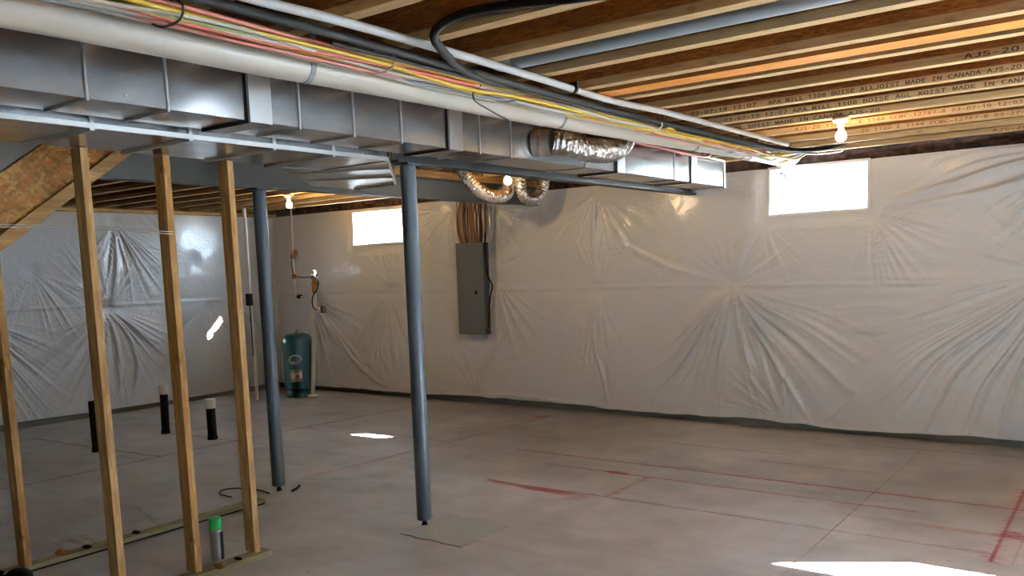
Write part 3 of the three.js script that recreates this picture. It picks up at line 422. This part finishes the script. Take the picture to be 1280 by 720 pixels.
{
  const C = { yellow: '#e0bc3a', white: '#e2ddd0', orange: '#d9853a', red: '#c0604e', pink: '#dd8a7c', grey: '#8c969c', green: '#a9b56a' };
  const count = { yellow: 'yellow electrical cable', white: 'white electrical cable', orange: 'orange electrical cable', red: 'red electrical cable', pink: 'salmon pink cable', grey: 'grey data cable', green: 'pale green cable' };
  const list = ['yellow', 'pink', 'white', 'yellow', 'grey', 'red', 'white', 'orange', 'yellow', 'yellow', 'white', 'red', 'green', 'white', 'yellow', 'grey', 'pink', 'white'];
  const mats = {}; for (const k in C) mats[k] = S({ color: lin(C[k]), roughness: 0.45 });
  list.forEach((k, i) => {
    const x = -2.462 - (i % 9) * 0.0165 - (i > 8 ? 0.008 : 0), y = i > 8 ? 2.468 : 2.49, end = -6.4 - (i % 5) * 0.25;
    const pts = wob(x, y, i + 1, 0.045, -0.7, end); pts.push([x + 0.08 + 0.05 * hash(i, 4), 2.56, end - 0.18], [x + 0.16, 2.68, end - 0.3]);
    solo('electrical_cable', tube(pts, 0.0072 + 0.002 * hash(i, 2), 130, 7), mats[k], count[k] + ' in the loose bundle between black cable and white drain pipe', 'cable', k + ' cables of the overhead bundle');
  });
  const tie = [[-1.62, '#111'], [-2.55, '#e8e4da'], [-3.42, '#e8e4da'], [-4.86, '#e8e4da'], [-6.1, '#e8e4da']];
  tie.forEach(([z, c], i) => { const w = 0.10, h = 0.03, g = new THREE.TubeGeometry(new THREE.CatmullRomCurve3([[-w, 0], [-w * 0.6, h], [w * 0.6, h], [w, 0], [w * 0.6, -h], [-w * 0.6, -h]].map(([a, b]) => new THREE.Vector3(-2.52 + a, 2.485 + b, z + b * 0.5)), true), 48, 0.004, 6, true); solo('cable_tie', g, S({ color: lin(c), roughness: 0.5 }), ['black tie around the cables at the near end by the flat channel', 'white tie around the cables just past the first pipe strap', 'white tie around the cables just past the hanging black wire', 'white tie around the cables above the silver flexible duct', 'white tie around the cables above the far end of the duct'][i], 'cable tie'); });
  solo('black_wire', tube([[-2.44, 2.53, -3.18], [-2.50, 2.46, -3.16], [-2.54, 2.455, -3.18], [-2.57, 2.43, -3.23], [-2.6, 2.41, -3.38], [-2.62, 2.385, -3.55]], 0.0032, 40, 6), M.black, 'thin black wire tail hanging in front of the white drain pipe', 'wire');
  const ch = thing('flat_channel', 'flat ribbed white channel lying above the near end of the drain pipe', 'channel');
  for (let k = 0; k < 3; k++) part('rib', rbox(0.014, 0.018, 1.55, 0.004, -2.715 + k * 0.016, 2.527, -1.465), M.pvcCold, ch);
  solo('white_pipe', tube([[-2.645, 2.51, -2.37], [-2.66, 2.513, -2.75], [-2.655, 2.515, -3.4], [-2.65, 2.517, -3.9], [-2.66, 2.53, -4.6]], 0.013, 50, 12), M.pvcCold, 'slim white pipe lying between coloured cables and drain pipe', 'pipe');
  [[-3.13, 2.548, 0], [-3.10, 2.540, 1], [-3.07, 2.535, 2]].forEach(([x, y, i]) => solo('red_pipe', tube([[x, y + 0.05, -5.55], [x, y, -5.72], [x + 0.005, y - 0.008, -6.25], [x, y - 0.01, -6.95], [x - 0.01, y + 0.06, -7.15]], 0.009, 50, 8), i === 2 ? mats.pink : S({ color: lin('#b23a44'), roughness: 0.4 }), ['red pipe along the top of the duct end, innermost of three', 'red pipe along the top of the duct end, middle of three', 'pink pipe along the top of the duct end, outermost of three'][i], 'pipe'));
  solo('white_rod', rod([-3.14, 2.556, -6.9], [-3.17, 2.548, -7.6], 0.011, 0.011, 10), M.pvcCold, 'short white rod resting on the top edge of the duct end', 'rod');
  solo('white_cable', tube([[-2.62, 2.6, -8.03], [-2.5, 2.58, -8.02], [-2.36, 2.57, -8.0], [-2.22, 2.575, -7.95], [-2.2, 2.62, -7.9], [-2.0, 2.64, -7.72], [-1.7, 2.62, -7.62]], 0.008, 50, 8), M.pvcCold, 'white cable from the end of the drain pipe along the last joist', 'cable');
}

// ---------- lamps ----------
function lamp(x, z, label, k = 1) {
  const t = thing('bulb_lamp', label, 'light bulb', [x, Y0, z]);
  part('holder', lathe([[0.001, 0], [0.055, 0], [0.057, -0.012], [0.045, -0.026], [0.024, -0.034], [0.021, -0.055], [0.001, -0.055]].reverse()), M.porcelain, t);
  part('bulb', lathe([[0.001, -0.152], [0.016, -0.151], [0.029, -0.141], [0.036, -0.122], [0.033, -0.102], [0.020, -0.082], [0.014, -0.062], [0.013, -0.05]], 0, 0, 0, 24), M.bulb, t);
  const l = new THREE.PointLight(new THREE.Color(1.0, 0.66, 0.30), BULB * k); l.position.set(0, -0.118, 0); l.shadow.radius = 1.4; l.castShadow = true; t.add(l);
}
lamp(-1.668, -5.94, 'lit bare bulb in a white holder under the joists by the right-hand window');
lamp(-4.71, -6.35, 'lit bare bulb between the two steel beams, above the grey electrical panel');
lamp(-2.05, -0.55, 'lit bare bulb under the joists close to the camera beside the near pipes', 0.45);
lamp(-7.76, -6.35, 'lit bare bulb under the joists above the teal pressure tank');

// ---------- studs, plates, stair ----------
function stud(x, z, y1, mat, label, lean = [0, 0]) {
  const t = thing('wall_stud', label, 'stud', [x, 0.038, z]); const h = y1 - 0.038;
  const g = new RoundedBoxGeometry(0.089, h, 0.04, 1, 0.003); g.translate(0, h / 2, 0); const p = g.attributes.position; for (let i = 0; i < p.count; i++) { const k = p.getY(i) / h, b = Math.sin(k * Math.PI); p.setX(i, p.getX(i) + lean[0] * k + 0.006 * b); p.setZ(i, p.getZ(i) + lean[1] * k); }
  const m = part('board', metreUV(g, 1), mat, t); return t;
}
stud(-4.2, -3.005, 2.298, M.stud, 'fir stud with rough bark edge near its top, beside the green-capped can', [0, 0.0]);
stud(-4.2, -2.615, 2.298, M.studB, 'fir stud standing between the spray can and the next stud left', [0, 0]);
stud(-4.215, -2.19, 2.30, M.stud, 'fir stud that crosses in front of the chipboard stair stringer', [0, 0]);
const lastStud = stud(-5.145, -2.135, 2.42, M.studB, 'fir stud with yellow paint mark, on the rear green-tinted plate', [0, 0]);
part('paint_mark', [bx(0.0452, 0.0462, 1.14, 1.2, -0.008, 0.004), bx(0.0452, 0.0462, 1.17, 1.22, -0.003, 0.009)], S({ color: lin('#c9a21a'), roughness: 0.6 }), lastStud);
{
  const a = thing('bottom_plate', 'green-tinted bottom plate lying under the front row of studs', 'plate'); part('board', rbox(0.095, 0.038, 1.9, 0.003, -4.165, 0.0195, -2.125), M.green, a);
  const b = thing('bottom_plate', 'long green-tinted bottom plate on the floor behind the front studs', 'plate'); part('board', rbox(0.09, 0.038, 3.4, 0.003, -5.165, 0.0195, -2.1), M.green, b);
  part('dark_edge', bx(-5.121, -5.117, 0.002, 0.012, -3.79, -0.5), M.blackMatte, b);
}
{
  const t = thing('stair_stringer', 'sloping chipboard stringer with lumber flange behind the two left studs', 'stringer');
  const lo = (z) => 1.86 + (-2.23 - z) * 0.73, zT = (y, o) => -2.23 - (y - o - 1.86) / 0.73;
  part('web', prism([[-0.6, lo(-0.6)], [zT(2.5, 0), 2.5], [zT(2.5, 0.4), 2.5], [-0.6, lo(-0.6) + 0.4]].reverse(), 'x', -5.25, -5.225, [], 1), M.osb, t);
  const g = prism([[-0.6, lo(-0.6)], [zT(2.5, 0), 2.5], [zT(2.5, 0.085), 2.5], [-0.6, lo(-0.6) + 0.085]].reverse(), 'x', -5.262, -5.2); part('flange', g, M.stud, t);
  solo('drywall_panel', prism([[-0.6, lo(-0.6) + 0.41], [zT(2.5, 0.41), 2.5], [-0.6, 2.5]], 'x', -5.25, -5.235), M.drywall, 'flat grey panel above the sloping stringer at the upper left', 'panel');
}
solo('string_line', tube([[-4.22, 1.925, -0.9], [-4.24, 1.928, -1.8], [-4.25, 1.93, -2.21], [-4.15, 1.905, -2.5], [-4.155, 1.9, -2.62]], 0.0022, 30, 6), M.white, 'thin white string stretched between the studs, upper of two', 'string');
solo('string_line', tube([[-4.22, 1.91, -0.9], [-4.24, 1.916, -1.8], [-4.25, 1.917, -2.21], [-4.15, 1.893, -2.5], [-4.155, 1.888, -2.62]], 0.0022, 30, 6), M.white, 'thin white string stretched between the studs, lower of two', 'string');

// ---------- electrical panel ----------
{
  const t = thing('breaker_box', 'tall grey electrical panel box mounted on the plastic-covered wall', 'electrical panel', [-6.56, 0.87, -8.12]);
  part('case', rbox(0.40, 1.09, 0.12, 0.006, 0, 0.545, 0.03), M.panelDark, t);
  const d = part('door', rbox(0.415, 1.10, 0.016, 0.005, 0, 0.545, 0.096), M.panelGrey, t); part('latch', rbox(0.03, 0.05, 0.012, 0.004, 0.085, 0.50, 0.108), M.blackMatte, d);
  part('back_board', rbox(0.40, 1.16, 0.02, 0.003, 0.045, 0.53, -0.04), S({ color: lin('#9c9a93'), roughness: 0.8 }), t);
  const cols = ['#c27a3c', '#2a2622', '#b56a30', '#d7cdb8', '#8a5530', '#1c1c1c', '#c9853f', '#bdb6a6', '#9a5c2c', '#2b2b2b', '#b98a4a', '#cfc6b2', '#6e4a2c'], mm = cols.map((c) => S({ color: lin(c), roughness: 0.5 }));
  for (let i = 0; i < 26; i++) { const x = -6.755 + i * 0.0172, z = -8.065 - (i % 3) * 0.016, k = i * 1.7; solo('service_cable', tube([[x * 0.85 - 6.56 * 0.15, 1.95, z], [x + 0.01 * noise(k, 1), 2.1, z + 0.02], [x + 0.014 * noise(k, 2), 2.3, z + 0.02], [x + 0.02 * noise(k, 3), 2.48, z], [x + 0.02 * noise(k, 4), 2.6, z + 0.01]], 0.0078, 20, 7), mm[(i * 5) % 13], 'cable rising from the top of the grey electrical panel to the joists', 'cable', 'cables above the electrical panel'); }
  solo('black_cable', tube([[-6.33, 2.5, -8.06], [-6.335, 1.95, -8.05], [-6.32, 1.6, -8.05], [-6.27, 1.45, -8.07], [-6.3, 1.3, -8.06], [-6.34, 0.95, -8.06]], 0.009, 40, 8), M.black, 'black cable drooping down the right side of the electrical panel', 'cable');
}

// ---------- water tank and well pipe ----------
{
  const t = thing('pressure_tank', 'teal well pressure tank with oval badge and white label in the far corner', 'water tank', [-9.32, 0, -7.62]);
  part('body', lathe([[0.001, 0.10], [0.19, 0.10], [0.207, 0.13], [0.207, 0.74], [0.20, 0.79], [0.16, 0.845], [0.08, 0.868], [0.001, 0.873]], 0, 0, 0, 40), M.tank, t);
  part('skirt', lathe([[0.001, 0], [0.185, 0], [0.188, 0.01], [0.176, 0.11], [0.001, 0.11]], 0, 0, 0, 40), M.tank, t);
  part('valve', lathe([[0.001, 0.865], [0.03, 0.865], [0.03, 0.885], [0.014, 0.89], [0.014, 0.91], [0.001, 0.912]]), M.brass, t);
  const lab = (w, h, y, draw) => { const a = w / 0.209, g = new THREE.CylinderGeometry(0.2085, 0.2085, h, 14, 1, true, 0.66 - a / 2, a); g.translate(0, y, 0); return [g, S({ map: canvasTex(128, 128, draw, true, THREE.ClampToEdgeWrapping), transparent: true, alphaTest: 0.5, roughness: 0.5 })]; };
  part('badge', ...lab(0.20, 0.17, 0.52, (g) => { g.clearRect(0, 0, 128, 128); g.fillStyle = '#d9dee0'; g.beginPath(); g.ellipse(64, 64, 60, 52, 0, 0, 7); g.fill(); g.fillStyle = '#2e5f77'; g.beginPath(); g.ellipse(64, 60, 50, 34, 0, 0, 7); g.fill(); g.fillStyle = '#e6eaea'; g.beginPath(); g.ellipse(64, 92, 40, 12, 0, 0, 7); g.fill(); }), t);
  part('paper_label', ...lab(0.16, 0.16, 0.30, (g) => { g.fillStyle = '#e9e7e0'; g.fillRect(0, 0, 128, 128); g.fillStyle = '#a8382c'; g.beginPath(); g.ellipse(78, 66, 20, 14, 0, 0, 7); g.fill(); g.fillStyle = '#5d6670'; g.fillRect(10, 12, 100, 14); g.fillRect(10, 94, 100, 5); g.fillRect(10, 106, 80, 5); }), t);
}
{
  const t = thing('well_pipe', 'white standing well pipe with valves and switch beside the teal tank', 'pipe', [-9.085, 0, -7.63]);
  part('riser', [rod([0, 0, 0], [0, 1.45, -0.14], 0.028, 0.026, 20)], M.pvc, t); part('floor_flange', lathe([[0.001, 0], [0.07, 0], [0.075, 0.02], [0.04, 0.035], [0.001, 0.035]]), M.white, t);
  part('fitting', [rod([0, 1.40, -0.135], [-0.005, 1.6, -0.155], 0.034, 0.034, 16), rod([-0.05, 1.53, -0.15], [0.06, 1.53, -0.15], 0.024, 0.024, 14)], M.brass, t);
  part('valve_body', [rbox(0.07, 0.07, 0.07, 0.01, -0.01, 1.62, -0.16)], M.panelDark, t); part('gauge', [rod([0.01, 1.68, -0.14], [0.02, 1.68, -0.115], 0.028, 0.028, 20)], M.zincDull, t);
  part('side_pipe', [rod([-0.59, 1.40, -0.29], [-0.59, 1.92, -0.29], 0.02, 0.02, 14), tube([[-0.59, 1.42, -0.29], [-0.585, 1.36, -0.29], [-0.5, 1.345, -0.27], [-0.25, 1.345, -0.2], [-0.0, 1.345, -0.13]], 0.018, 30, 12)], M.pvc, t);
  part('coupling', [rod([-0.59, 1.60, -0.29], [-0.59, 1.66, -0.29], 0.03, 0.03, 16), rod([-0.59, 1.88, -0.29], [-0.59, 1.95, -0.29], 0.03, 0.03, 16)], M.copper, t); part('handle', [rod([-0.50, 1.35, -0.27], [-0.40, 1.352, -0.24], 0.026, 0.026, 14)], M.black, t);
  part('branch', [rod([0.01, 1.18, -0.10], [0.14, 1.18, -0.1], 0.018, 0.018, 14), rod([0.09, 1.18, -0.1], [0.15, 1.18, -0.1], 0.03, 0.03, 14)], M.white, t); part('pressure_switch', rbox(0.055, 0.09, 0.06, 0.008, 0.20, 1.18, -0.1), S({ color: lin('#3a2018'), roughness: 0.5 }), t);
  part('flex_lead', [tube([[-0.58, 1.95, -0.27], [-0.575, 1.8, -0.25], [-0.5, 1.66, -0.22], [-0.3, 1.62, -0.18], [-0.05, 1.62, -0.15]], 0.007, 30, 8), tube([[0.02, 1.62, -0.15], [0.1, 1.56, -0.13], [0.09, 1.44, -0.1], [0.02, 1.38, -0.1], [0.01, 1.28, -0.08], [0.05, 1.2, -0.07], [0.12, 1.18, -0.08]], 0.009, 34, 8)], M.black, t);
  part('bracket', rbox(0.10, 0.07, 0.02, 0.004, -0.57, 1.97, -0.31), M.copper, t);
  solo('drop_cable', [tube([[-9.64, 2.6, -7.92], [-9.645, 2.3, -7.92], [-9.655, 2.0, -7.92]], 0.006, 12, 7), rod([-9.665, 2.6, -7.93], [-9.675, 1.96, -7.925], 0.008, 0.008, 8)], M.white, 'pale drop cable hanging from the joists to the well pipe fittings', 'cable');
}
{
  const t = thing('corner_pipe', 'slim white standing pipe with black valve seen just right of the fourth stud', 'pipe', [-9.588, 0, -7.1]);
  part('pipe', rod([0, 0, 0], [0, 2.545, 0], 0.022, 0.022, 14), M.pvc, t); part('valve', [rbox(0.07, 0.16, 0.07, 0.01, 0, 1.35, 0.02), rod([0.02, 1.3, 0.03], [0.03, 0.6, 0.04], 0.008, 0.008, 8)], M.blackMatte, t);
}
// ---------- pipe stubs ----------
function stub(x, z, h, r, cap, tilt, label) {
  const t = thing('pipe_stub', label, 'pipe', [x, 0, z]); t.rotation.z = tilt;
  part('pipe', lathe([[0.001, 0.0], [r * 1.12, 0.0], [r * 1.12, 0.035], [r, 0.045], [r, h - 0.002], [r - 0.006, h], [r - 0.008, h - 0.05], [0.001, h - 0.05]], 0, 0, 0, 28), M.black, t);
  if (cap) part('cap', lathe([[r + 0.004, h - 0.085], [r + 0.006, h - 0.08], [r + 0.006, h + 0.008], [r, h + 0.014], [0.001, h + 0.014]], 0, 0, 0, 28), M.white, t);
}
stub(-8.23, -4.19, 0.50, 0.05, false, 0, 'black plastic pipe stub without cap, partly hidden behind a stud');
stub(-8.48, -5.07, 0.52, 0.042, true, -0.05, 'black pipe stub with white cap, leaning, farther from the camera than the other capped one');
stub(-7.70, -5.12, 0.41, 0.046, true, 0, 'short black pipe stub with white cap between the third and fourth studs');
// ---------- spray can, tool, bits ----------
{
  const t = thing('spray_can', 'silver marking paint can with green cap standing between two studs', 'spray can', [-4.31, 0, -2.84]);
  part('body', lathe([[0.001, 0], [0.034, 0], [0.036, 0.006], [0.036, 0.195], [0.033, 0.205], [0.001, 0.206]]), S({ color: lin('#c9ccce'), metalness: 0.85, roughness: 0.35 }), t);
  part('label_band', lathe([[0.0365, 0.02], [0.0366, 0.021], [0.0366, 0.185], [0.0365, 0.186]], 0, 0, 0, 32), S({ map: canvasTex(256, 128, (g) => { g.fillStyle = '#a9adb0'; g.fillRect(0, 0, 256, 128); g.fillStyle = '#3a3f42'; g.fillRect(60, 0, 40, 128); g.fillStyle = '#dfe2e3'; g.fillRect(110, 0, 26, 128); g.fillStyle = '#2f3436'; g.fillRect(180, 0, 30, 128); }), metalness: 0.5, roughness: 0.4 }), t);
  part('cap', lathe([[0.001, 0.2], [0.036, 0.2], [0.037, 0.205], [0.036, 0.262], [0.032, 0.268], [0.001, 0.268]]), M.canGreen, t);
}
{
  const t = thing('power_tool', 'black power tool with thin rod lying at the foot of the leftmost stud', 'tool', [-5.0, 0, -2.02]);
  const g = new THREE.SphereGeometry(0.075, 24, 16); g.scale(1.1, 0.62, 0.9); g.translate(0.04, 0.047, 0.0); part('body', g, M.blackMatte, t); const h = new THREE.SphereGeometry(0.05, 20, 14); h.scale(1.2, 0.7, 0.9); h.translate(-0.1, 0.035, 0.05); part('handle', h, M.blackMatte, t);
  part('clear_cup', rod([-0.07, 0.03, 0.02], [-0.01, 0.04, 0.03], 0.03, 0.03, 18), M.zincDull, t); part('rod', rod([0.0, 0.05, 0.04], [-0.22, 0.16, 0.22], 0.006, 0.006, 10), M.black, t);
}
solo('wire_loop', tube([[-5.33, 0.004, -4.0], [-5.5, 0.004, -4.02], [-5.68, 0.004, -3.98], [-5.75, 0.004, -3.88], [-5.66, 0.004, -3.79], [-5.5, 0.004, -3.78]], 0.005, 40, 7), M.blackMatte, 'thin dark wire loop lying on the floor behind the fourth stud', 'wire');
solo('chalk_scrap', tube([[-5.22, 0.008, -4.12], [-5.25, 0.012, -4.2], [-5.3, 0.009, -4.26]], 0.009, 14, 7), M.blackMatte, 'dark crooked scrap on the floor right of the rear column', 'scrap');
[[-5.17, -2.36, 0.03], [-5.16, -2.5, 0.022], [-5.175, -2.83, 0.02], [-5.3, -2.63, 0.012], [-4.15, -2.86, 0.016], [-4.12, -2.72, 0.028]].forEach(([x, z, r], i) => { const g = new THREE.IcosahedronGeometry(r, 2), p = g.attributes.position; for (let k = 0; k < p.count; k++) { const f = 1 + 0.5 * noise(p.getX(k) * 60 + i * 9, p.getZ(k) * 60 + p.getY(k) * 40); p.setXYZ(k, p.getX(k) * f * 1.5, p.getY(k) * f * 0.5, p.getZ(k) * f); } g.computeVertexNormals(); g.translate(x, (i === 3 ? 0 : 0.0385) + r * 0.35, z); solo('debris_chip', g, i === 0 || i === 5 ? M.web : M.blackMatte, ['flat tan chip on the rear plate, nearest the leftmost stud', 'dark lump on the rear plate left of the second stud', 'dark lump on the rear plate right of the second stud', 'small dark crumb on the floor behind the rear plate', 'small dark crumb on the front plate behind the can', 'brown chip on the front plate before the can'][i], 'debris'); });

renderer.render(scene, camera);
